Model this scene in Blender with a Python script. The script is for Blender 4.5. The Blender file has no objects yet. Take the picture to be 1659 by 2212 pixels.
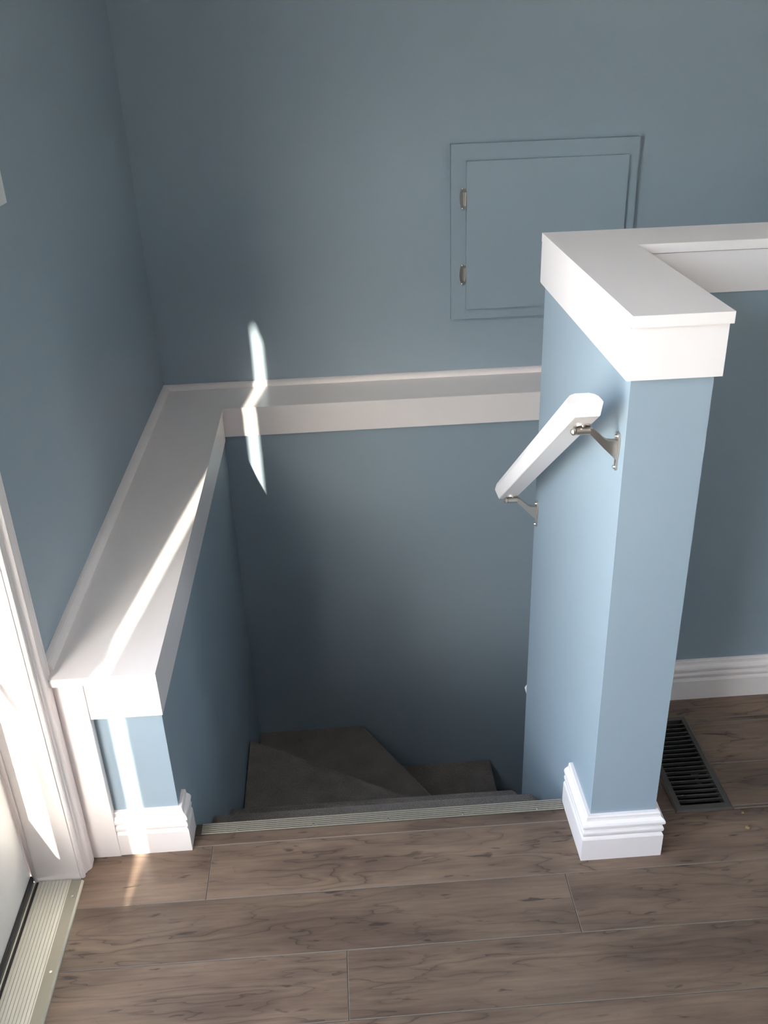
import bpy, bmesh, math, random
from mathutils import Vector, Matrix
random.seed(7)
R = math.radians
scene = bpy.context.scene
COL = scene.collection

# ------------------------------------------------------------------ camera
F_PX = 2012.4                                   # focal length in pixels of the 1659 x 2212 frame
cam_d = bpy.data.cameras.new('camera')
cam_d.sensor_fit = 'VERTICAL'
cam_d.sensor_height = 36.0
cam_d.lens = 36.0 * F_PX / 2212.0
cam_d.clip_start = 0.02
cam = bpy.data.objects.new('camera', cam_d)
cam.location = (-0.4374, -1.3144, 1.4829)
cam.rotation_euler = (1.0902, 0.0337, -0.0610)
COL.objects.link(cam)
scene.camera = cam

# ------------------------------------------------------------------ light
SUN_DIR = Vector((0.135, 1.0, -0.415)).normalized()     # low sun nearly parallel to the door wall
world = bpy.data.worlds.new('sky'); scene.world = world
world.use_nodes = True
wn = world.node_tree.nodes; wl = world.node_tree.links
wn.clear()
sky = wn.new('ShaderNodeTexSky'); sky.sky_type = 'NISHITA'
sky.sun_disc = False
sky.dust_density = 1.6
sky.sun_elevation = R(22.5); sky.sun_rotation = R(188)
bg = wn.new('ShaderNodeBackground'); bg.inputs['Strength'].default_value = 0.62
wo = wn.new('ShaderNodeOutputWorld')
hz = wn.new('ShaderNodeHueSaturation'); hz.inputs['Saturation'].default_value = 0.62     # light haze
wl.new(sky.outputs[0], hz.inputs['Color']); wl.new(hz.outputs[0], bg.inputs['Color']); wl.new(bg.outputs[0], wo.inputs['Surface'])

sun_d = bpy.data.lights.new('sun', 'SUN'); sun_d.energy = 17.0; sun_d.angle = R(0.53)
sun_d.color = (1.0, 0.92, 0.79)
sun = bpy.data.objects.new('sun', sun_d)
sun.rotation_euler = SUN_DIR.to_track_quat('-Z', 'Y').to_euler()
sun.location = (-3, -12, 6)
COL.objects.link(sun)

scene.view_settings.view_transform = 'Standard'
scene.view_settings.look = 'None'
scene.view_settings.gamma = 1.0
scene.view_settings.use_curve_mapping = False
scene.view_settings.exposure = 2.58
scene.cycles.diffuse_bounces = 8
scene.cycles.max_bounces = 12
scene.cycles.caustics_reflective = False
scene.cycles.caustics_refractive = False

# ------------------------------------------------------------------ helpers
def tag(o, label=None, cat=None, group=None, kind=None):
    if label: o['label'] = label
    if cat: o['category'] = cat
    if group: o['group'] = group
    if kind: o['kind'] = kind
    return o

def obj(name, bm, mat, parent=None, smooth=False, bevel=0.0, segs=1):
    if bevel:
        ed = [e for e in bm.edges if e.is_manifold and e.calc_face_angle(0) > 0.5]
        bmesh.ops.bevel(bm, geom=ed, offset=bevel, segments=segs, affect='EDGES', profile=0.5, clamp_overlap=True)
    bmesh.ops.recalc_face_normals(bm, faces=bm.faces[:])
    me = bpy.data.meshes.new(name); bm.to_mesh(me); bm.free()
    if isinstance(mat, (list, tuple)):
        for m in mat: me.materials.append(m)
    elif mat: me.materials.append(mat)
    if smooth:
        for p in me.polygons: p.use_smooth = True
    o = bpy.data.objects.new(name, me); COL.objects.link(o)
    if parent is not None:
        o.parent = parent
        o.matrix_parent_inverse = Matrix.Translation(-Vector(parent.location))
    return o

def thing(name, loc, label, cat, group=None, kind=None):
    e = bpy.data.objects.new(name, None); COL.objects.link(e)
    e.location = loc; e.empty_display_size = 0.05
    return tag(e, label, cat, group, kind)

def B(): return bmesh.new()

def box(bm, x0, x1, y0, y1, z0, z1):
    v = [bm.verts.new((x, y, z)) for z in (z0, z1) for y in (y0, y1) for x in (x0, x1)]
    for f in ((0,2,3,1), (4,5,7,6), (0,1,5,4), (2,6,7,3), (0,4,6,2), (1,3,7,5)):
        bm.faces.new([v[i] for i in f])
    return bm

def prism(bm, pts, axis, a, b):
    """polygon pts (2-D) swept from a to b along axis; 2-D axes are the other two in x,y,z order"""
    def P(p, t):
        if axis == 'x': return (t, p[0], p[1])
        if axis == 'y': return (p[0], t, p[1])
        return (p[0], p[1], t)
    va = [bm.verts.new(P(p, a)) for p in pts]; vb = [bm.verts.new(P(p, b)) for p in pts]
    n = len(pts)
    bm.faces.new(va); bm.faces.new(vb[::-1])
    for i in range(n): bm.faces.new((va[i], vb[i], vb[(i+1) % n], va[(i+1) % n]))
    return bm

def rod(bm, p, q, r0, r1=None, n=16):
    r1 = r0 if r1 is None else r1
    p, q = Vector(p), Vector(q); d = (q - p).normalized()
    u = d.orthogonal().normalized(); w = d.cross(u)
    A = [bm.verts.new(p + (u*math.cos(2*math.pi*i/n) + w*math.sin(2*math.pi*i/n))*r0) for i in range(n)]
    C = [bm.verts.new(q + (u*math.cos(2*math.pi*i/n) + w*math.sin(2*math.pi*i/n))*r1) for i in range(n)]
    bm.faces.new(A); bm.faces.new(C[::-1])
    for i in range(n): bm.faces.new((A[i], C[i], C[(i+1) % n], A[(i+1) % n]))
    return bm

def sweep(profile, path, closed_ends=True):
    """mitred boards: profile (offset outward to the LEFT-hand normal, z) along a 2-D path; one bmesh per leg"""
    path = [Vector(p) for p in path]; out = []
    nrm = []
    for a, b in zip(path, path[1:]):
        d = (b - a).normalized(); nrm.append(Vector((-d.y, d.x)))
    def off(i, t):
        if i == 0: return path[0] + nrm[0]*t
        if i == len(path) - 1: return path[-1] + nrm[-1]*t
        n0, n1 = nrm[i-1], nrm[i]; m = (n0 + n1); m /= (1 + n0.dot(n1))
        return path[i] + m*t
    for k in range(len(path) - 1):
        bm = B()
        va = [bm.verts.new((*off(k, t), z)) for t, z in profile]
        vb = [bm.verts.new((*off(k+1, t), z)) for t, z in profile]
        n = len(profile)
        bm.faces.new(va); bm.faces.new(vb[::-1])
        for i in range(n): bm.faces.new((va[i], vb[i], vb[(i+1) % n], va[(i+1) % n]))
        out.append(bm)
    return out

# ------------------------------------------------------------------ materials
def new_mat(name):
    m = bpy.data.materials.new(name); m.use_nodes = True
    nt = m.node_tree; nt.nodes.clear()
    o = nt.nodes.new('ShaderNodeOutputMaterial'); p = nt.nodes.new('ShaderNodeBsdfPrincipled')
    nt.links.new(p.outputs[0], o.inputs[0])
    return m, nt, p

def N(nt, t, **kw):
    n = nt.nodes.new(t)
    for k, v in kw.items():
        if k.startswith('i_'):
            key = k[2:]
            n.inputs[int(key) if key.isdigit() else key].default_value = v
        else: setattr(n, k, v)
    return n

def mapped(nt, scale=(1, 1, 1), rnd=False):
    tc = N(nt, 'ShaderNodeTexCoord')
    src = tc.outputs['Object']
    if rnd:
        oi = N(nt, 'ShaderNodeObjectInfo')
        mu = N(nt, 'ShaderNodeVectorMath', operation='MULTIPLY'); mu.inputs[1].default_value = (37.0, 53.0, 29.0)
        cb = N(nt, 'ShaderNodeCombineXYZ')
        for i in range(3): nt.links.new(oi.outputs['Random'], cb.inputs[i])
        nt.links.new(cb.outputs[0], mu.inputs[0])
        ad = N(nt, 'ShaderNodeVectorMath', operation='ADD')
        nt.links.new(src, ad.inputs[0]); nt.links.new(mu.outputs[0], ad.inputs[1]); src = ad.outputs[0]
    m = N(nt, 'ShaderNodeMapping'); m.inputs['Scale'].default_value = scale
    nt.links.new(src, m.inputs['Vector'])
    return m.outputs[0]

def bump(nt, p, height, strength, dist=0.001):
    b = N(nt, 'ShaderNodeBump'); b.inputs['Strength'].default_value = strength; b.inputs['Distance'].default_value = dist
    nt.links.new(height, b.inputs['Height']); nt.links.new(b.outputs[0], p.inputs['Normal'])

def paint(name, col, rough, grain=220.0, strength=0.25, var=0.03, spec=0.4):
    m, nt, p = new_mat(name)
    v = mapped(nt)
    n1 = N(nt, 'ShaderNodeTexNoise'); n1.inputs['Scale'].default_value = grain; n1.inputs['Detail'].default_value = 3
    nt.links.new(v, n1.inputs['Vector'])
    n2 = N(nt, 'ShaderNodeTexNoise'); n2.inputs['Scale'].default_value = 3.0; n2.inputs['Detail'].default_value = 4
    nt.links.new(v, n2.inputs['Vector'])
    mx = N(nt, 'ShaderNodeMix', data_type='RGBA')
    mx.inputs[6].default_value = (*[c*(1-var) for c in col], 1); mx.inputs[7].default_value = (*[min(1, c*(1+var)) for c in col], 1)
    nt.links.new(n2.outputs['Fac'], mx.inputs[0]); nt.links.new(mx.outputs[2], p.inputs['Base Color'])
    p.inputs['Roughness'].default_value = rough
    p.inputs['Specular IOR Level'].default_value = spec
    bump(nt, p, n1.outputs['Fac'], strength, 0.0006)
    return m

def metal(name, col, rough, grain=(400, 400, 400), strength=0.05, metallic=1.0):
    m, nt, p = new_mat(name)
    v = mapped(nt, grain)
    n1 = N(nt, 'ShaderNodeTexNoise'); n1.inputs['Scale'].default_value = 1.0; n1.inputs['Detail'].default_value = 3
    nt.links.new(v, n1.inputs['Vector'])
    p.inputs['Base Color'].default_value = (*col, 1); p.inputs['Metallic'].default_value = metallic
    p.inputs['Roughness'].default_value = rough
    bump(nt, p, n1.outputs['Fac'], strength, 0.0004)
    return m

M = {}
M['wall'] = paint('blue_wall_paint', (0.312, 0.380, 0.440), 0.55, 260, 0.16, 0.02, 0.3)
M['panel'] = paint('blue_panel_paint', (0.312, 0.380, 0.440), 0.45, 120, 0.08, 0.02, 0.35)
M['white'] = paint('white_trim_paint', (0.89, 0.815, 0.805), 0.36, 160, 0.08, 0.015, 0.45)
M['door'] = paint('white_door_paint', (0.80, 0.80, 0.79), 0.4, 200, 0.06, 0.015, 0.4)
M['ceil'] = paint('ceiling_paint', (0.88, 0.86, 0.84), 0.8, 200, 0.3, 0.02, 0.2)
M['plate'] = paint('white_plastic', (0.78, 0.78, 0.77), 0.3, 300, 0.02, 0.01, 0.5)
M['nickel'] = metal('satin_nickel', (0.70, 0.62, 0.545), 0.36)
M['hinge'] = metal('hinge_nickel', (0.60, 0.53, 0.47), 0.28)
M['screw'] = metal('screw_steel', (0.85, 0.82, 0.78), 0.24)
M['alu'] = metal('ribbed_aluminium', (0.78, 0.72, 0.62), 0.40, (30, 600, 600), 0.05, 0.9)
M['groove'] = metal('dull_strip_groove', (0.10, 0.08, 0.065), 0.55, (30, 600, 600), 0.05, 0.5)
M['sill'] = metal('sill_aluminium', (0.70, 0.69, 0.62), 0.45, (600, 30, 600), 0.04, 0.55)
M['tan'] = metal('tan_strip', (0.33, 0.31, 0.25), 0.45, (600, 30, 600), 0.04, 0.35)
M['tan_edge'] = metal('tan_strip_edge', (0.55, 0.52, 0.44), 0.35, (600, 30, 600), 0.04, 0.5)
M['gasket'] = paint('dark_rubber', (0.035, 0.033, 0.035), 0.6, 300, 0.1, 0.05)
M['vent'] = paint('brown_vent_enamel', (0.080, 0.072, 0.066), 0.42, 300, 0.04, 0.03, 0.4)
M['duct'] = paint('dark_duct', (0.025, 0.022, 0.02), 0.7, 100, 0.1, 0.05)
M['ground'] = paint('added_exterior', (0.76, 0.72, 0.67), 0.9, 40, 0.5, 0.08, 0.2)
M['crumb'] = paint('tan_crumb', (0.30, 0.20, 0.09), 0.7, 400, 0.2, 0.1)

def wood_floor():
    m, nt, p = new_mat('grey_brown_laminate')
    L = nt.links.new
    v = mapped(nt, (1, 1, 1), True)
    def sc(s):
        k = N(nt, 'ShaderNodeMapping'); k.inputs['Scale'].default_value = s; L(v, k.inputs['Vector']); return k.outputs[0]
    # slow field whose contours make the cathedral figure
    f = N(nt, 'ShaderNodeTexNoise'); f.inputs['Scale'].default_value = 1.0; f.inputs['Detail'].default_value = 4.0
    f.inputs['Roughness'].default_value = 0.50; f.inputs['Distortion'].default_value = 0.15
    L(sc((1.7, 10.0, 1.0)), f.inputs['Vector'])
    m1 = N(nt, 'ShaderNodeMath', operation='MULTIPLY'); m1.inputs[1].default_value = 13.0; L(f.outputs['Fac'], m1.inputs[0])
    fr = N(nt, 'ShaderNodeMath', operation='FRACT'); L(m1.outputs[0], fr.inputs[0])
    line = N(nt, 'ShaderNodeValToRGB')
    e = line.color_ramp.elements
    e[0].position = 0.0; e[0].color = (0.26, 0.24, 0.23, 1); e[1].position = 1.0; e[1].color = (0.72, 0.71, 0.70, 1)
    a = line.color_ramp.elements.new(0.10); a.color = (0.66, 0.65, 0.64, 1)
    a = line.color_ramp.elements.new(0.45); a.color = (0.92, 0.91, 0.90, 1)
    L(fr.outputs[0], line.inputs[0])
    # where the figure is strong
    g = N(nt, 'ShaderNodeTexNoise'); g.inputs['Scale'].default_value = 1.0; g.inputs['Detail'].default_value = 2.0
    L(sc((2.6, 11.0, 3.0)), g.inputs['Vector'])
    gr = N(nt, 'ShaderNodeMapRange'); gr.inputs[1].default_value = 0.32; gr.inputs[2].default_value = 0.58
    L(g.outputs['Fac'], gr.inputs[0])
    # fine streaks
    s = N(nt, 'ShaderNodeTexNoise'); s.inputs['Scale'].default_value = 1.0; s.inputs['Detail'].default_value = 5.0; s.inputs['Roughness'].default_value = 0.65
    L(sc((9.0, 170.0, 1.0)), s.inputs['Vector'])
    # broad tone
    t = N(nt, 'ShaderNodeTexNoise'); t.inputs['Scale'].default_value = 1.0; t.inputs['Detail'].default_value = 4.0
    L(sc((3.5, 14.0, 2.0)), t.inputs['Vector'])
    # dark flecks
    k = N(nt, 'ShaderNodeTexNoise'); k.inputs['Scale'].default_value = 1.0; k.inputs['Detail'].default_value = 3.0; k.inputs['Distortion'].default_value = 0.4
    L(sc((13.0, 62.0, 5.0)), k.inputs['Vector'])
    kr = N(nt, 'ShaderNodeMapRange'); kr.inputs[1].default_value = 0.655; kr.inputs[2].default_value = 0.72
    L(k.outputs['Fac'], kr.inputs[0])
    base = N(nt, 'ShaderNodeValToRGB')
    e = base.color_ramp.elements
    e[0].position = 0.30; e[0].color = (0.120, 0.074, 0.052, 1); e[1].position = 0.72; e[1].color = (0.232, 0.155, 0.108, 1)
    L(t.outputs['Fac'], base.inputs[0])
    mul = N(nt, 'ShaderNodeMix', data_type='RGBA', blend_type='MULTIPLY'); L(gr.outputs[0], mul.inputs[0])
    L(base.outputs[0], mul.inputs[6])
    ln2 = N(nt, 'ShaderNodeMix', data_type='RGBA', blend_type='MULTIPLY'); ln2.inputs[0].default_value = 0.0
    L(line.outputs[0], mul.inputs[7])
    bc = N(nt, 'ShaderNodeBrightContrast'); bc.inputs['Bright'].default_value = 0.012; L(mul.outputs[2], bc.inputs[0])
    st = N(nt, 'ShaderNodeMix', data_type='RGBA', blend_type='OVERLAY'); st.inputs[0].default_value = 0.38
    L(bc.outputs[0], st.inputs[6]); L(s.outputs['Fac'], st.inputs[7])
    dk = N(nt, 'ShaderNodeMix', data_type='RGBA'); dk.inputs[7].default_value = (0.030, 0.022, 0.020, 1)
    kf = N(nt, 'ShaderNodeMath', operation='MULTIPLY'); kf.inputs[1].default_value = 0.75; L(kr.outputs[0], kf.inputs[0])
    L(kf.outputs[0], dk.inputs[0]); L(st.outputs[2], dk.inputs[6])
    oi = N(nt, 'ShaderNodeObjectInfo')
    hv = N(nt, 'ShaderNodeHueSaturation')
    vr = N(nt, 'ShaderNodeMapRange'); vr.inputs[3].default_value = 0.90; vr.inputs[4].default_value = 1.10
    L(oi.outputs['Random'], vr.inputs[0]); L(vr.outputs[0], hv.inputs['Value']); L(dk.outputs[2], hv.inputs['Color'])
    L(hv.outputs[0], p.inputs['Base Color'])
    p.inputs['Roughness'].default_value = 0.40
    p.inputs['Specular IOR Level'].default_value = 0.4
    bump(nt, p, s.outputs['Fac'], 0.12, 0.0006)
    return m
M['wood'] = wood_floor()
M['wood_edge'] = paint('plank_edge', (0.205, 0.165, 0.138), 0.6, 200, 0.1, 0.05)
M['subfloor'] = paint('subfloor', (0.16, 0.125, 0.10), 0.8, 100, 0.2, 0.05)

def carpet():
    m, nt, p = new_mat('grey_carpet_pile')
    L = nt.links.new
    v = mapped(nt)
    n1 = N(nt, 'ShaderNodeTexNoise'); n1.inputs['Scale'].default_value = 420; n1.inputs['Detail'].default_value = 3; L(v, n1.inputs['Vector'])
    n2 = N(nt, 'ShaderNodeTexNoise'); n2.inputs['Scale'].default_value = 16; n2.inputs['Detail'].default_value = 4; L(v, n2.inputs['Vector'])
    r = N(nt, 'ShaderNodeValToRGB'); e = r.color_ramp.elements
    e[0].position = 0.32; e[0].color = (0.125, 0.098, 0.084, 1); e[1].position = 0.70; e[1].color = (0.285, 0.240, 0.212, 1)
    L(n1.outputs['Fac'], r.inputs[0])
    mx = N(nt, 'ShaderNodeMix', data_type='RGBA', blend_type='OVERLAY'); mx.inputs[0].default_value = 0.4
    L(r.outputs[0], mx.inputs[6]); L(n2.outputs['Fac'], mx.inputs[7]); L(mx.outputs[2], p.inputs['Base Color'])
    p.inputs['Roughness'].default_value = 0.95; p.inputs['Specular IOR Level'].default_value = 0.1
    p.inputs['Sheen Weight'].default_value = 0.25
    bump(nt, p, n1.outputs['Fac'], 0.9, 0.004)
    return m
M['carpet'] = carpet()

def glass():
    m = bpy.data.materials.new('window_glass'); m.use_nodes = True
    nt = m.node_tree; nt.nodes.clear()
    o = N(nt, 'ShaderNodeOutputMaterial'); tr = N(nt, 'ShaderNodeBsdfTransparent'); gl = N(nt, 'ShaderNodeBsdfGlossy')
    tr.inputs[0].default_value = (0.95, 0.97, 0.96, 1); gl.inputs['Roughness'].default_value = 0.02
    mx = N(nt, 'ShaderNodeMixShader')
    fr = N(nt, 'ShaderNodeFresnel'); ge = N(nt, 'ShaderNodeNewGeometry')
    io = N(nt, 'ShaderNodeMapRange'); io.inputs[3].default_value = 1.45; io.inputs[4].default_value = 1/1.45
    nt.links.new(ge.outputs['Backfacing'], io.inputs[0]); nt.links.new(io.outputs[0], fr.inputs['IOR'])
    nt.links.new(fr.outputs[0], mx.inputs[0])
    nt.links.new(tr.outputs[0], mx.inputs[1]); nt.links.new(gl.outputs[0], mx.inputs[2])
    nt.links.new(mx.outputs[0], o.inputs[0])
    return m
M['glass'] = glass()

# ------------------------------------------------------------------ key dimensions (metres)
XW = -1.010          # left wall face
YB = 1.591           # back wall face
XL = -0.812          # stair side of the left ledge wall
YL = 1.410           # stair side of the back ledge wall
ZL = 0.461           # ledge top
T = 0.128            # pony wall thickness
XF, XB = 0.4645, 0.602  # front and stair faces of the pony wall leg that runs right
ZC = 1.099           # pony wall cap top
H = 2.45             # ceiling
XR, YR = 3.2, -3.6   # far right wall, wall behind the camera
DEEP = -2.75
RISE = 0.2065
YN = 0.148           # edge of the floor at the stairs

# ------------------------------------------------------------------ setting: ground, walls, ceiling
XR_OUT = XR + 0.2
g = B(); box(g, -40, -1.16, -45, 20, -0.30, -0.20)
box(g, XR_OUT, 40, -30, 20, -0.30, -0.20)
tag(obj('ground', g, M['ground']), 'unseen pale paving outside the door, added to bounce light in', 'ground', kind='structure')  # added out of view; pale so sunlight bounces up through the glass

w = B(); box(w, -40.0, 6.0, -31.0, -30.0, -0.20, 9.0)  # unseen wall, added to keep bright low sky off the back wall
tag(obj('wall_sky_block', w, M['ground']), 'unseen plain wall across the yard, added to block low sky light', 'wall', kind='structure')
# left wall: opening for the recessed door and the added side panel
OY0, OY1, OZ = -2.10, 0.027, 2.08
w = B()
box(w, XW-0.16, XW, OY1+0.018, YB+0.16, DEEP, H)
box(w, XW-0.16, XW, YR-0.16, OY0-0.018, DEEP, H)
box(w, XW-0.16, XW, OY0-0.018, OY1+0.018, OZ+0.018, H)
box(w, XW-0.16, XW, OY0-0.018, OY1+0.018, DEEP, -0.03)
tag(obj('wall_left', w, M['wall']), 'dim blue painted wall beside the door and above the ledge', 'wall', kind='structure')
w = B(); box(w, XW, XR+0.16, YB, YB+0.16, DEEP, H)
tag(obj('wall_back', w, M['wall']), 'tall blue wall behind the stairwell with the access hatch', 'wall', kind='structure')
WY0, WY1, WZ0, WZ1 = -2.5, -1.7, 0.95, 2.00          # opening for the added window that brightens the room
w = B(); box(w, XR, XR+0.16, YR, WY0, DEEP, H); box(w, XR, XR+0.16, WY1, YB, DEEP, H)
box(w, XR, XR+0.16, WY0, WY1, DEEP, WZ0); box(w, XR, XR+0.16, WY0, WY1, WZ1, H)
tag(obj('wall_right', w, M['wall']), 'blue wall at the far right end of the room', 'wall', kind='structure')
w = B(); box(w, XW, XR+0.16, YR-0.16, YR, DEEP, H)
tag(obj('wall_rear', w, M['wall']), 'blue wall behind the viewer', 'wall', kind='structure')
w = B(); box(w, XW-0.16, XR+0.16, YR-0.16, YB+0.16, H, H+0.12)
tag(obj('ceiling', w, M['ceil']), 'white ceiling over the room', 'ceiling', kind='structure')
w = B(); box(w, XW-0.16, XR+0.16, YR-0.16, YB+0.16, DEEP-0.1, DEEP)
tag(obj('floor_lower', w, M['carpet']), 'carpeted floor at the foot of the stairs', 'floor', kind='structure')

# thick ledge wall round the stairwell (left leg and back leg)
YLW = 0.099
w = B()
prism(w, [(XW, YLW), (XL, YLW), (XL, YL), (XR, YL), (XR, YB), (XW, YB)], 'z', DEEP, ZL-0.02)
tag(obj('wall_ledge', w, M['wall']), 'low thick blue wall round the stairwell under the white ledge', 'wall', kind='structure')
# pony wall: L shape
w = B()
prism(w, [(0, 0), (T, 0), (T, XF), (XR, XF), (XR, XB), (0, XB)], 'z', -0.19, ZC-0.02)
prism(w, [(0, 0.10), (T, 0.10), (T, XF), (XR, XF), (XR, XB), (0, XB)], 'z', DEEP, -0.19)
tag(obj('wall_pony', w, M['wall']), 'waist high blue pony wall ending in a post beside the stairs', 'wall', kind='structure')

# ------------------------------------------------------------------ floor with single planks
floor = B()
Z0, Z1 = -0.19, -0.011
VX0, VX1, VY0, VY1 = 0.2215, 0.3260, 0.0985, 0.3745     # duct hole under the floor register
box(floor, XW-0.001, XR, YR, VY0, Z0, Z1)
box(floor, XW-0.001, VX0, VY0, YN-0.028, Z0, Z1); box(floor, VX1, XR, VY0, YN-0.028, Z0, Z1)
box(floor, 0.02, VX0, YN-0.028, VY1, Z0, Z1); box(floor, VX1, XR, YN-0.028, VY1, Z0, Z1)
box(floor, 0.02, XR, VY1, XF+0.01, Z0, Z1)
floor_o = obj('floor', floor, M['subfloor'])
tag(floor_o, 'grey brown wood plank floor at the head of the stairs', 'floor', kind='structure')
PW = 0.1346
YA = 0.0904
GAP = 0.0008
def plank(x0, x1, y0, y1, hole=None):
    if x1 - x0 < 0.03 or y1 - y0 < 0.008: return
    cx, cy = (x0+x1)/2, (y0+y1)/2
    hx, hy = (x1-x0)/2 - GAP/2, (y1-y0)/2 - GAP/2
    bm = B(); c = 0.0010
    lo = [bm.verts.new((sx*hx, sy*hy, -0.010)) for sx, sy in ((-1,-1),(1,-1),(1,1),(-1,1))]
    mid = [bm.verts.new((sx*hx, sy*hy, -0.0006)) for sx, sy in ((-1,-1),(1,-1),(1,1),(-1,1))]
    top = [bm.verts.new((sx*(hx-c), sy*(hy-c), 0.0)) for sx, sy in ((-1,-1),(1,-1),(1,1),(-1,1))]
    for a, b in ((lo, mid), (mid, top)):
        for i in range(4):
            f = bm.faces.new((a[i], a[(i+1) % 4], b[(i+1) % 4], b[i])); f.material_index = 1
    bm.faces.new(top); bm.faces.new(lo[::-1])
    o = obj('plank', bm, [M['wood'], M['wood_edge']])
    o.location = (cx, cy, 0.0)
    o.parent = floor_o
PL = 1.215
# row k spans YA-(k+1)*PW .. YA-k*PW ; measured butt joints in the first rows
joints = {0: -0.7547, 1: -0.0545, 2: -0.4854, 3: -0.90, 4: -0.22, 5: -0.61, 6: -0.03, 7: -0.43, 8: -0.80,
          -1: 0.06, -2: 0.62, -3: 0.95, -4: 0.30}
for k in range(-3, 28):
    y1 = YA - k*PW; y0 = y1 - PW
    j = joints.get(k, random.uniform(-1, 0.2))
    xs = sorted({XW} | {XR} | {j + n*PL for n in range(-3, 5) if XW + 0.03 < j + n*PL < XR - 0.03})
    for a, b in zip(xs, xs[1:]):
        if k >= 0:
            plank(a, b, y0, y1)
        else:
            yy1 = min(y1, XF - 0.001)
            segs = []
            if k == -1:
                segs.append((max(a, XL+0.003), min(b, -0.002), y0, min(yy1, YN-0.002)))
            a2 = max(a, T+0.002)
            # cut round the duct hole
            if y0 < VY1 and yy1 > VY0:
                lo, hi = max(y0, VY0), min(yy1, VY1)
                if y0 < VY0: segs.append((a2, b, y0, VY0))
                if yy1 > VY1: segs.append((a2, b, VY1, yy1))
                segs.append((a2, min(b, VX0), lo, hi)); segs.append((max(a2, VX1), b, lo, hi))
            else:
                segs.append((a2, b, y0, yy1))
            for s in segs: plank(*s)

# ------------------------------------------------------------------ baseboards (each mitred board a part)
BH = 0.1086
PROFILE = [(0, 0), (0.0165, 0), (0.0165, 0.0540), (0.0150, 0.0575), (0.0125, 0.0605), (0.0125, 0.0625), (0.0150, 0.0640),
           (0.0160, 0.0680), (0.0160, 0.0720), (0.0140, 0.0760), (0.0110, 0.0785), (0.0110, 0.0805), (0.0150, 0.0820),
           (0.0172, 0.0850), (0.0172, 0.0900), (0.0150, 0.0940), (0.0095, 0.0985), (0.0085, 0.1030), (0.0085, 0.1060), (0.0065, BH), (0, BH)]
def baseboard(name, path, label, loc):
    e = thing(name, loc, label, 'baseboard', kind='structure')
    for bm in sweep(PROFILE, path):
        obj('board', bm, M['white'], e)
    return e
baseboard('baseboard_post', [(XR, XF), (T, XF), (T, 0), (0, 0), (0, 0.144)][::-1][::-1],
          'white moulded baseboard wrapping the foot of the pony wall post', (T, 0, 0))
XT0, XT1 = -0.9945, -0.9400          # flat trim board beside the door casing
baseboard('baseboard_left', [(XL, 0.1446), (XL, YLW), (XT1, YLW)],
          'short white moulded baseboard on the end of the ledge wall', (XL, YLW, 0))

# ------------------------------------------------------------------ ledge cap
led = thing('trim_1', (XL, YL, ZL), 'white ledge board capping the low wall round the stairwell', 'ledge', kind='structure')
OX, OY = XL + 0.010, YL - 0.020
ct = 0.017
YLF = 0.067
b = B(); prism(b, [(XW, YLF), (OX, YLF), (OX, OY), (XR, OY), (XR, YB), (XW, YB)], 'z', ZL-ct, ZL)
obj('ledge_board', b, M['white'], led, bevel=0.0015, segs=2)
FZ0 = 0.353
b = B(); box(b, XT1, XL+0.006, YLW-0.016, YLW, FZ0, ZL-ct-0.0012)
obj('fascia', b, M['white'], led, bevel=0.0008)
b = B(); box(b, XL, XL+0.006, YLW, YL-0.014, FZ0, ZL-ct-0.0012)
obj('fascia', b, M['white'], led, bevel=0.0008)
b = B(); box(b, XL, XR, YL-0.014, YL, FZ0+0.012, ZL-ct-0.0012)
obj('fascia', b, M['white'], led, bevel=0.0008)
# quarter-round where the ledge meets the walls
q = [(0, 0)] + [(0.019*math.cos(a), 0.016*math.sin(a)) for a in [i*math.pi/2/6 for i in range(7)]]
QP = [(t, ZL + z) for t, z in q]
cv = sweep(QP, [(XR, YB), (XW, YB), (XW, 0.097)])
for bm in cv: obj('quarter_round', bm, M['white'], led)

# ------------------------------------------------------------------ pony wall cap
cap = thing('trim_2', (0, 0, ZC), 'white L shaped cap on the waist high pony wall', 'wall cap', kind='structure')
CL, CF, CR = -0.0095, -0.0130, 0.0140
CI, CBK = XF - 0.0068, XB + 0.0095
b = B(); prism(b, [(CL, CF), (T+CR, CF), (T+CR, CI-0.0), (XR, CI), (XR, CBK), (CL, CBK)], 'z', ZC-0.018, ZC)
obj('cap_board', b, M['white'], cap, bevel=0.0015, segs=2)
FB = 0.9985
b = B(); prism(b, [(CL, -0.0080), (T+0.0095, -0.0080), (T+0.0095, 0.0), (CL, 0.0)], 'z', FB, ZC-0.0195)
obj('fascia', b, M['white'], cap, bevel=0.001)
b = B(); box(b, CL, 0.0, 0.0002, XB, FB, ZC-0.0178); obj('fascia', b, M['white'], cap, bevel=0.001)
b = B(); box(b, T, T+0.0095, 0.0002, XF-0.0032, FB, ZC-0.0195); obj('fascia', b, M['white'], cap, bevel=0.001)
b = B(); box(b, T+0.0002, XR, XF-0.0030, XF, FB, ZC-0.0195); obj('fascia', b, M['white'], cap, bevel=0.0008)
b = B(); box(b, CL+0.0005, XR, XB, XB+0.009, FB, ZC-0.0195); obj('fascia', b, M['white'], cap, bevel=0.001)

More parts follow.
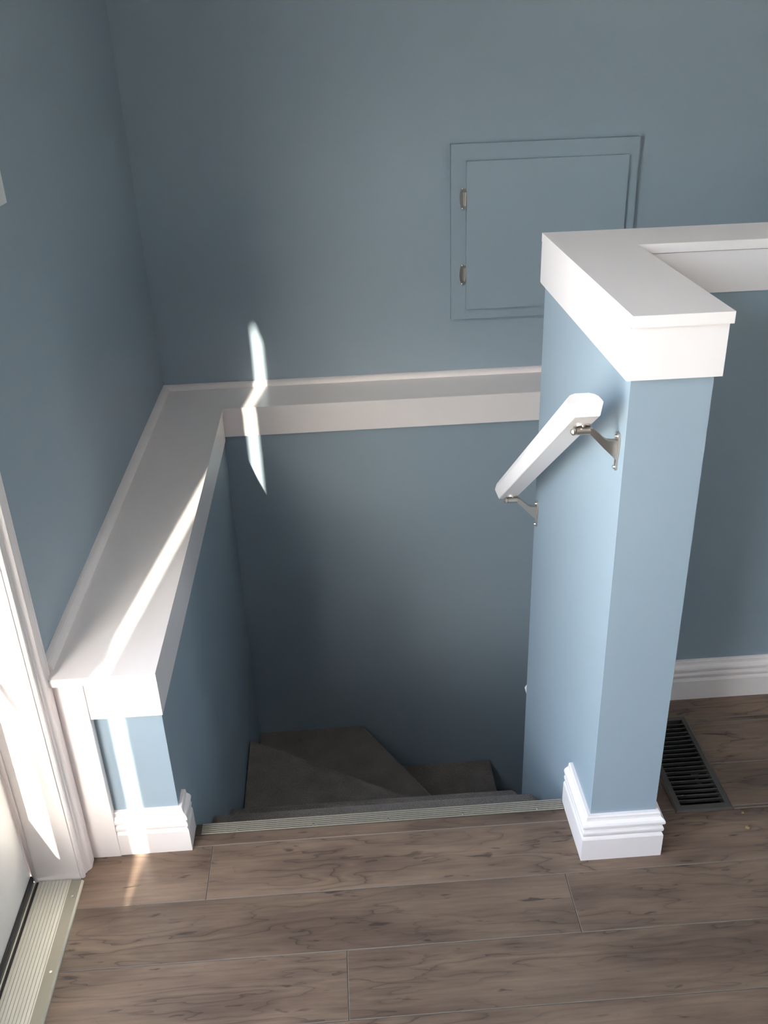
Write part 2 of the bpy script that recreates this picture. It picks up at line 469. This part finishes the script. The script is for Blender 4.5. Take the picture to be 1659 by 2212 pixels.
# ------------------------------------------------------------------ door, frame, threshold
XD = -1.103                                  # inner face of the door leaf
door = thing('door_1', (XD, -0.43, 0), 'white glazed exterior door recessed in its frame', 'door', kind='structure')
def leaf(y0, y1, gy0, gy1, gz0, gz1, parent, bars=(), z0=0.022, z1=2.072):
    b = B(); th = 0.045
    box(b, XD-th, XD, gy1, y1, z0, z1); obj('stile', b, M['door'], parent, bevel=0.001)
    b = B(); box(b, XD-th, XD, y0, gy0, z0, z1); obj('stile', b, M['door'], parent, bevel=0.001)
    b = B(); box(b, XD-th, XD, gy0, gy1, z0, gz0); obj('rail', b, M['door'], parent, bevel=0.001)
    b = B(); box(b, XD-th, XD, gy0, gy1, gz1, z1); obj('rail', b, M['door'], parent, bevel=0.001)
    b = B(); box(b, XD-0.026, XD-0.022, gy0, gy1, gz0, gz1); obj('pane', b, M['glass'], parent)
    for zm in bars:
        b = B(); box(b, XD-0.022, XD-0.016, gy0, gy1, zm-0.010, zm+0.010); obj('muntin', b, M['door'], parent)
leaf(-0.885, 0.0235, -0.76, -0.17, 0.25, 1.92, door, (0.674,))
b = B(); rod(b, (XD, -0.825, 1.0), (XD+0.05, -0.825, 1.0), 0.011); rod(b, (XD+0.045, -0.835, 1.0), (XD+0.045, -0.72, 1.0), 0.009)
rod(b, (XD, -0.825, 1.0), (XD+0.006, -0.825, 1.0), 0.028, n=24)
obj('handle', b, M['nickel'], door, smooth=False)
b = B(); box(b, XD+0.0005, XD+0.0045, -0.885, 0.022, 0.012, 0.024); obj('door_sweep', b, M['gasket'], door)
side = thing('added_side_panel', (XD, -1.6, 0), 'added white side panel beside the exterior door, its tall pane shaping the sun streak', 'window', kind='structure')
leaf(-2.085, -0.89, -1.83, -1.335, 0.595, 2.03, side, (1.137,))  # invented panel; pane and bar sized to shape the sun streak
win = thing('added_window', (XR+0.08, -2.1, WZ0), 'white framed two pane window added unseen in the far right wall for light', 'window', kind='structure')  # invented window, added to light the room from the right
for a0, a1, c0, c1 in ((WY0, WY1, WZ0, WZ0+0.05), (WY0, WY1, WZ1-0.05, WZ1), (WY0, WY0+0.05, WZ0+0.05, WZ1-0.05), (WY1-0.05, WY1, WZ0+0.05, WZ1-0.05), (-2.13, -2.07, WZ0+0.05, WZ1-0.05)):
    b = B(); box(b, XR+0.06, XR+0.11, a0, a1, c0, c1); obj('sash', b, M['white'], win, bevel=0.002)
for a0, a1 in ((WY0+0.05, -2.13), (-2.07, WY1-0.05)):
    b = B(); box(b, XR+0.083, XR+0.087, a0, a1, WZ0+0.05, WZ1-0.05); obj('pane', b, M['glass'], win)
b = B(); box(b, XR-0.03, XR+0.06, WY0-0.04, WY1+0.04, WZ0-0.025, WZ0-0.001); obj('window_sill', b, M['white'], win, bevel=0.003)
# frame
fr = thing('trim_3', (XW, OY1, 0), 'white door frame with moulded casing next to the ledge', 'door frame', kind='structure')
b = B(); box(b, XW-0.158, XW+0.0005, OY1, OY1+0.018, 0.0, OZ); obj('jamb', b, M['white'], fr)
b = B(); box(b, XW-0.158, XW+0.0005, OY0-0.018, OY0, 0.0, OZ); obj('jamb', b, M['white'], fr)
b = B(); box(b, XW-0.158, XW+0.0005, OY0-0.018, OY1+0.018, OZ, OZ+0.018); obj('head', b, M['white'], fr)
b = B(); rod(b, (XD+0.0065, OY1-0.002, 0.006), (XD+0.0065, OY1-0.002, OZ), 0.0045, n=10); obj('weatherstrip', b, M['white'], fr, smooth=True)
# casing profile in plan: (distance from jamb corner along the wall, thickness)
CP = [(0.000, 0), (0.000, 0.0050), (0.0020, 0.0078), (0.0050, 0.0085), (0.0080, 0.0078), (0.0095, 0.0058), (0.0110, 0.0058), (0.0130, 0.0085),
      (0.0170, 0.0100), (0.0200, 0.0135), (0.0235, 0.0165), (0.0275, 0.0172), (0.0470, 0.0160), (0.0500, 0.0145), (0.0520, 0.0160), (0.0545, 0.0165), (0.0565, 0.0150), (0.0575, 0.0110), (0.0580, 0)]
CY0 = 0.0300
b = B(); prism(b, [(XW+t, CY0+s) for s, t in CP], 'z', 0.0005, OZ+0.07); obj('casing', b, M['white'], fr)
b = B(); prism(b, [(XW+t, OY0-0.003-s) for s, t in CP], 'z', 0.0005, OZ+0.07); obj('casing', b, M['white'], fr)
b = B(); prism(b, [(XW+t, OZ+0.003+s) for s, t in CP], 'y', OY0-0.003, OY1+0.003)
for v in b.verts: v.co = Vector((v.co.x, v.co.y, v.co.z))
obj('casing', b, M['white'], fr)
# flat board between casing and ledge wall end
b = B(); box(b, XW+0.0165, XT1, 0.0805, YLW, 0.0, ZL-ct-0.0005)
tag(obj('trim_4', b, M['white'], bevel=0.001), 'flat white board filling the end of the ledge wall beside the casing', 'trim board', kind='structure')

# threshold
th = thing('door_threshold', (-1.05, -0.4, 0), 'ribbed aluminium threshold at the foot of the white door', 'threshold')
b = B()
box(b, -1.16, -1.026, OY0, OY1-0.0005, -0.030, 0.0035)
obj('sill_base', b, M['sill'], th)
for i in range(9):
    x = -1.0865 + i*0.0068
    b = B(); prism(b, [(x-0.0026, 0.0035), (x+0.0026, 0.0035), (x+0.0020, 0.0049), (x-0.0020, 0.0049)], 'y', OY0, OY1-0.001)
    obj('rib', b, M['sill'], th)
b = B(); box(b, -1.1015, -1.0975, OY0, OY1-0.004, 0.0035, 0.0075); obj('seal_channel', b, M['gasket'], th)
b = B(); box(b, -1.0970, -1.0945, OY0, OY1-0.004, 0.0035, 0.0085); obj('seal_rail', b, M['alu'], th)
b = B(); box(b, -1.0942, -1.0905, OY0, OY1-0.004, 0.0035, 0.0055); obj('seal_channel', b, M['gasket'], th)
b = B(); prism(b, [(-1.0262, -0.010), (-1.0262, 0.0052), (-1.0062, 0.0046), (-1.0062, -0.010)], 'y', OY0, 0.0225); 
obj('cover_strip', b, M['tan'], th)
b = B(); prism(b, [(-1.0062, -0.0100), (-1.0062, 0.0046), (-1.0030, 0.0026), (-1.0018, 0.0005), (-1.0018, 0.0001), (-1.0062, -0.0001)], 'y', OY0, 0.0228)
obj('strip_edge', b, M['tan_edge'], th)
for i in range(13):
    y = -0.017 - i*0.164
    if y < OY0 + 0.05: break
    b = B(); rod(b, (-1.0148, y, 0.0045), (-1.0148, y, 0.0062), 0.0036, 0.0028, 14); obj('screw', b, M['screw'], th)

# ------------------------------------------------------------------ stair nosing strip
ns = thing('stair_nosing', (-0.4, 0.134, 0), 'ribbed metal nosing strip along the top stair edge', 'nosing')
NX0, NX1 = -0.7935, -0.0180
b = B(); prism(b, [(0.1195, 0.0002), (0.1200, 0.0018), (YN, 0.0018), (YN+0.003, 0.0), (YN+0.003, -0.028), (YN-0.001, -0.028), (YN-0.001, 0.0002)], 'x', NX0, NX1)
obj('strip', b, M['groove'], ns)
for i in range(6):
    y = 0.1222 + i*0.0051
    b = B(); prism(b, [(y-0.0012, 0.0018), (y+0.0012, 0.0018), (y+0.0009, 0.0034), (y-0.0009, 0.0034)], 'x', NX0+0.012, NX1)
    obj('rib', b, M['alu'], ns)
for x in (-0.7078, -0.5482, -0.3907, -0.2328, -0.0746):
    b = B(); rod(b, (x, 0.1272, 0.0018), (x, 0.1272, 0.0046), 0.0030, 0.0022, 12); obj('screw', b, M['screw'], ns)

# ------------------------------------------------------------------ carpeted winder staircase
st = thing('carpeted_staircase', (-0.4, 0.4, DEEP), 'grey carpeted stairs winding down to the right from the floor edge', 'staircase')
def step(poly, ztop, rad, skip=None):
    b = B(); prism(b, poly, 'z', ztop-0.30, ztop)
    ed = [e for e in b.edges if all(abs(v.co.z - ztop) < 1e-6 for v in e.verts)]
    bmesh.ops.bevel(b, geom=ed, offset=rad, segments=4, affect='EDGES', profile=0.5)
    o = obj('step', b, M['carpet'], st)
    for p in o.data.polygons: p.use_smooth = True
    return o
LX, RX = XL+0.002, -0.012
step([(LX, 0.155), (RX, 0.155), (RX, 0.375), (RX-0.012, 0.392), (LX, 0.392)], -RISE, 0.020)
step([(LX, 0.375), (RX, 0.375), (RX, 0.605), (RX-0.012, 0.618), (LX, 0.618)], -2*RISE, 0.020)
step([(RX, 0.606), (LX, 0.606), (LX, 1.132), (RX, 0.652)], -3*RISE, 0.014)
step([(-0.001, 0.63), (LX, 1.09), (LX, YL-0.001), (-0.426, YL-0.001), (-0.001, 0.672)], -4*RISE, 0.014)
step([(-0.001, 0.64), (-0.46, YL-0.001), (0.055, YL-0.001), (0.055, XB+0.012), (-0.001, XB+0.012)], -5*RISE, 0.018)
for i in range(6, 12):
    x0 = 0.055 + (i-6)*0.235
    step([(x0-0.03, XB+0.002), (x0-0.03, YL-0.001), (x0+0.235, YL-0.001), (x0+0.235, XB+0.002)], -i*RISE, 0.018)

# ------------------------------------------------------------------ handrail on the post
SL = math.atan2(0.396, 0.544)
hr = thing('handrail', (0, 0.03, 0.87), 'short white handrail bracketed to the side of the post', 'handrail')
HP = [(-0.0190, 0.0), (0.0190, 0.0), (0.0205, 0.0012), (0.0270, 0.0205), (0.0275, 0.0225), (0.0268, 0.0265), (0.0240, 0.0345), (0.0190, 0.0395), (0.0110, 0.0425),
      (-0.0110, 0.0425), (-0.0190, 0.0395), (-0.0240, 0.0345), (-0.0268, 0.0265), (-0.0275, 0.0225), (-0.0270, 0.0205), (-0.0205, 0.0012)]
XC = -0.0660
def rail_frame(y, zb):
    return Vector((XC, y, zb)), Vector((0, math.cos(SL), -math.sin(SL))), Vector((0, math.sin(SL), math.cos(SL)))
def rail_bm(HP, length, o, d, n, ux=Vector((1, 0, 0)), cham=0.9):
    """rail with flat underside, flared flat sides and rounded top; the upper half of both cut ends is chamfered"""
    b = B(); rings = []
    for k, t in enumerate((0.0, length)):
        r = []
        for u, v in HP:
            c = max(0.0, v - 0.0225)*cham
            r.append(b.verts.new(o + ux*u + n*v + d*(t + c if k == 0 else t - c)))
        rings.append(r)
    m = len(HP)
    for i in range(m): b.faces.new((rings[0][i], rings[1][i], rings[1][(i+1) % m], rings[0][(i+1) % m]))
    up = list(range(4, 14)); dn = [13, 14, 15, 0, 1, 2, 3, 4]
    for r in rings:
        b.faces.new([r[i] for i in up]); b.faces.new([r[i] for i in dn])
    return b
o0, d0, n0 = rail_frame(-0.010, 0.9170 + 0.728*0.04)
o0 = Vector((XC, -0.010, 0.9455))
b = rail_bm(HP, 0.755, o0, d0, n0)
rail_o = obj('rail', b, M['white'], hr, bevel=0.0009, segs=2)
def bracket(y, zc, parent):
    """zc: height of the plate centre; arm polygons measured in the plane of the bracket"""
    dz = zc - 0.8660
    e = B(); plate = [(0.0065, 0.8985), (0.0095, 0.890), (0.0100, 0.880), (0.0085, 0.868), (0.0050, 0.855), (0.0042, 0.842), (0.0030, 0.8345),
                      (-0.0030, 0.8345), (-0.0042, 0.842), (-0.0050, 0.855), (-0.0085, 0.868), (-0.0100, 0.880), (-0.0095, 0.890), (-0.0065, 0.8985)]
    prism(e, [(y+u, z+dz) for u, z in plate], 'x', -0.0040, 0.0)
    br = obj('bracket', e, M['nickel'], parent, bevel=0.0008)
    e = B(); arm = [(-0.0030, 0.8530), (-0.0030, 0.8870), (-0.0120, 0.8872), (-0.0190, 0.8880), (-0.0260, 0.8925), (-0.0400, 0.9065), (-0.0455, 0.9105),
                    (-0.0490, 0.9105), (-0.0490, 0.9010), (-0.0465, 0.8985), (-0.0240, 0.8740)]
    prism(e, [(x, z+dz) for x, z in arm], 'y', y-0.0055, y+0.0055)
    obj('arm', e, M['nickel'], br, bevel=0.0018, segs=2)
    e = B(); rod(e, (-0.0480, y, 0.9055+dz), (-0.0705, y, 0.9055+dz), 0.0062, n=20); obj('barrel', e, M['nickel'], br)
    e = B(); rod(e, (-0.0712, y, 0.9055+dz), (-0.0735, y, 0.9055+dz), 0.0040, n=14)
    rod(e, (-0.0730, y, 0.9055+dz), (-0.0760, y, 0.9055+dz), 0.0068, 0.0068, 20); rod(e, (-0.0760, y, 0.9055+dz), (-0.0790, y, 0.9055+dz), 0.0068, 0.0035, 20)
    obj('pin_head', e, M['nickel'], br)
    # saddle against the sloping underside
    e = B(); c = Vector((-0.060, y, 0.9055+dz)) + n0*0.0085
    ring = []
    for k, zoff in enumerate((-0.0022, 0.0012)):
        ring.append([e.verts.new(c + Vector((1, 0, 0))*0.0130*math.cos(a) + d0*0.0130*math.sin(a) + n0*zoff) for a in [i*2*math.pi/20 for i in range(20)]])
    for i in range(20): e.faces.new((ring[0][i], ring[1][i], ring[1][(i+1) % 20], ring[0][(i+1) % 20]))
    e.faces.new(ring[0]); e.faces.new(ring[1][::-1])
    obj('saddle', e, M['nickel'], br, bevel=0.0006)
    for s in (-0.0085, 0.0085):
        e = B(); p = c + d0*s - n0*0.002; rod(e, p, p - n0*0.0022, 0.0032, 0.0020, 12); obj('screw', e, M['screw'], br)
    for u, z in ((0.0, 0.8935), (0.0, 0.8400)):
        e = B(); rod(e, (-0.0040, y+u, z+dz), (-0.0075, y+u, z+dz), 0.0036, 0.0018, 14); obj('screw', e, M['screw'], br)
bracket(0.030, 0.8660, hr)
bracket(0.574, 0.4700, hr)

# lower handrail: only its rounded end shows past the corner of the pony wall
lr = thing('lower_handrail', (0.02, 0.67, -0.1), 'white end of the lower handrail peeking past the pony wall corner', 'handrail')
SL2 = math.atan2(RISE, 0.235)
d2 = Vector((math.cos(SL2), 0, -math.sin(SL2))); n2 = Vector((math.sin(SL2), 0, math.cos(SL2)))
o2 = Vector((0.0160, 0.678, -0.132))
b = rail_bm(HP, 1.2, o2, d2, n2, ux=Vector((0, 1, 0)))
obj('rail', b, M['white'], lr)
for t in (0.2, 1.0):
    c = o2 + d2*t
    b = B(); rod(b, (c.x, XB, c.z-0.05), (c.x, XB+0.004, c.z-0.05), 0.02); rod(b, (c.x, XB+0.003, c.z-0.05), (c.x, 0.678, c.z-0.004), 0.006)
    obj('bracket', b, M['nickel'], lr)

# ------------------------------------------------------------------ access hatch on the back wall
ah = thing('access_hatch', (0.2, YB, 0.65), 'blue painted access hatch with raised frame on the back wall', 'hatch')
ax0, ax1, az0, az1 = -0.0765, 0.4835, 0.652, 1.1715
bx0, bx1, bz0, bz1 = -0.0315, 0.4505, 0.6865, 1.1250
FT, DT = 0.024, 0.015
YF = YB - FT
b = B()
ix0, ix1, iz0, iz1 = bx0+0.012, bx1-0.012, bz0+0.012, bz1-0.012
ow = [(ax0, az0), (ax1, az0), (ax1, az1), (ax0, az1)]; iw = [(ix0, iz0), (ix1, iz0), (ix1, iz1), (ix0, iz1)]
vs = {}
for nm, pts in (('o', ow), ('i', iw)):
    for yy, s in ((YB, 'b'), (YF, 'f')): vs[nm+s] = [b.verts.new((x, yy, z)) for x, z in pts]
for i in range(4):
    j = (i+1) % 4
    b.faces.new((vs['of'][i], vs['of'][j], vs['if'][j], vs['if'][i])); b.faces.new((vs['ob'][i], vs['ib'][i], vs['ib'][j], vs['ob'][j]))
    b.faces.new((vs['of'][i], vs['ob'][i], vs['ob'][j], vs['of'][j])); b.faces.new((vs['if'][i], vs['if'][j], vs['ib'][j], vs['ib'][i]))
obj('hatch_frame', b, M['panel'], ah, bevel=0.0012, segs=2)
b = B(); box(b, bx0, bx1, YF-DT, YF-0.0008, bz0, bz1); obj('hatch_door', b, M['panel'], ah, bevel=0.0012, segs=2)
def hinge(zc):
    b = B(); n = 10
    # leaf on the frame: bowed outer edge
    pts = [(bx0-0.001, zc-0.026), (bx0-0.010, zc-0.034)] + [(bx0-0.0125-0.0065*math.sin(math.pi*i/n), zc-0.034+0.068*i/n) for i in range(n+1)] + [(bx0-0.010, zc+0.034), (bx0-0.001, zc+0.026)]
    prism(b, pts, 'y', YF-0.0026, YF)
    hg = obj('hinge', b, M['hinge'], ah, bevel=0.0008)
    b = B(); rod(b, (bx0-0.0045, YF-0.0055, zc-0.020), (bx0-0.0045, YF-0.0055, zc+0.020), 0.0034, n=14); obj('knuckle', b, M['screw'], hg, smooth=False)
    b = B(); box(b, bx0-0.0025, bx0-0.0002, YF-DT-0.0006, YF-0.002, zc-0.020, zc+0.020); obj('leaf', b, M['hinge'], hg)
    for s in (-1, 1):
        b = B(); bmesh.ops.create_uvsphere(b, u_segments=12, v_segments=8, radius=0.0036, matrix=Matrix.Translation((bx0-0.0118, YF-0.0026, zc+s*0.0285)))
        obj('screw', b, M['screw'], hg, smooth=True)
hinge(1.0185); hinge(0.7930)

# ------------------------------------------------------------------ floor register
fv = thing('floor_register', (0.273, 0.235, 0), 'dark brown slotted metal floor register beside the post', 'floor vent')
vx0, vx1, vy0, vy1 = 0.2115, 0.3350, 0.0870, 0.3850
hx0, hx1, hy0, hy1 = 0.2270, 0.3215, 0.1040, 0.3690
b = B()
def ring(x0, x1, y0, y1, z): return [b.verts.new(p) for p in ((x0, y0, z), (x1, y0, z), (x1, y1, z), (x0, y1, z))]
r0 = ring(vx0, vx1, vy0, vy1, 0.0003); r1 = ring(vx0, vx1, vy0, vy1, 0.0018); r2 = ring(vx0+0.004, vx1-0.004, vy0+0.004, vy1-0.004, 0.0052)
r3 = ring(hx0, hx1, hy0, hy1, 0.0052); r4 = ring(hx0, hx1, hy0, hy1, -0.012)
for a, c in ((r0, r1), (r1, r2), (r2, r3), (r3, r4)):
    for i in range(4): b.faces.new((a[i], a[(i+1) % 4], c[(i+1) % 4], c[i]))
obj('register_frame', b, M['vent'], fv)
NS = 18
for i in range(NS):
    y = hy0 + (hy1-hy0)*(i+1)/(NS+1)
    b = B(); prism(b, [(y-0.0013, 0.0046), (y+0.0014, 0.0046), (y+0.0038, -0.0060), (y+0.0022, -0.0060)], 'x', hx0-0.001, hx1+0.001)
    obj('slat', b, M['vent'], fv)
b = B(); prism(b, [(0.2905, 0.168), (0.2990, 0.168), (0.2990, 0.1985), (0.3040, 0.2030), (0.3040, 0.2110), (0.2855, 0.2110), (0.2855, 0.2030), (0.2905, 0.1985)], 'z', -0.0105, -0.0085)
obj('damper_lever', b, M['vent'], fv)
b = B(); d_ = -0.17
e0, e1, e2, e3 = VX0+0.0005, VX1-0.0005, VY0+0.0005, VY1-0.0005
lo = [b.verts.new(p) for p in ((e0, e2, d_), (e1, e2, d_), (e1, e3, d_), (e0, e3, d_))]
hi = [b.verts.new(p) for p in ((e0, e2, -0.0115), (e1, e2, -0.0115), (e1, e3, -0.0115), (e0, e3, -0.0115))]
for i in range(4): b.faces.new((lo[i], lo[(i+1) % 4], hi[(i+1) % 4], hi[i]))
b.faces.new(lo[::-1])
obj('duct', b, M['duct'], fv)

# ------------------------------------------------------------------ switch plate at the edge of the left wall
sp = thing('switch_plate', (XW, 0.39, 1.23), 'white light switch plate on the left wall above the ledge', 'switch plate')
b = B(); box(b, XW, XW+0.0055, 0.3560, 0.4285, 1.2305, 1.3460)
obj('plate', b, M['plate'], sp, bevel=0.0022, segs=2)
b = B(); box(b, XW+0.005, XW+0.0085, 0.3755, 0.4090, 1.2550, 1.3215); obj('rocker', b, M['plate'], sp, bevel=0.0008)

# ------------------------------------------------------------------ crumbs on the floor by the register
def crumb(x, y, r, flat, label):
    b = B(); bmesh.ops.create_icosphere(b, subdivisions=1, radius=r)
    rr = random.Random(int(x*1e4))
    for v in b.verts:
        v.co = v.co*rr.uniform(0.75, 1.2); v.co.z = v.co.z*flat
    zmin = min(v.co.z for v in b.verts)
    for v in b.verts: v.co.z -= zmin
    o = obj('crumb', b, M['crumb']); o.location = (x, y, 0.0)
    tag(o, label, 'crumb')
crumb(0.3422, 0.0339, 0.0055, 0.5, 'larger tan crumb on the floor in front of the register')
crumb(0.3490, 0.0766, 0.0026, 0.5, 'tiny pale crumb on the floor at the register corner')

# ------------------------------------------------------------------ daylight portals in the glazed openings
def portal(name, y0, y1, z0, z1):
    l = bpy.data.lights.new(name, 'AREA'); l.shape = 'RECTANGLE'; l.size = y1-y0; l.size_y = z1-z0
    l.cycles.is_portal = True
    o = bpy.data.objects.new(name, l); COL.objects.link(o)
    o.location = (XD-0.05, (y0+y1)/2, (z0+z1)/2)
    o.rotation_euler = (R(90), 0, R(-90))
l = bpy.data.lights.new('added_window_portal', 'AREA'); l.shape = 'RECTANGLE'; l.size = WY1-WY0; l.size_y = WZ1-WZ0
l.cycles.is_portal = True
o = bpy.data.objects.new('added_window_portal', l); COL.objects.link(o)
o.location = (XR+0.12, (WY0+WY1)/2, (WZ0+WZ1)/2); o.rotation_euler = (R(90), 0, R(90))
portal('door_portal', -0.76, -0.17, 0.25, 1.92)
portal('added_side_portal', -1.83, -1.335, 0.62, 2.03)
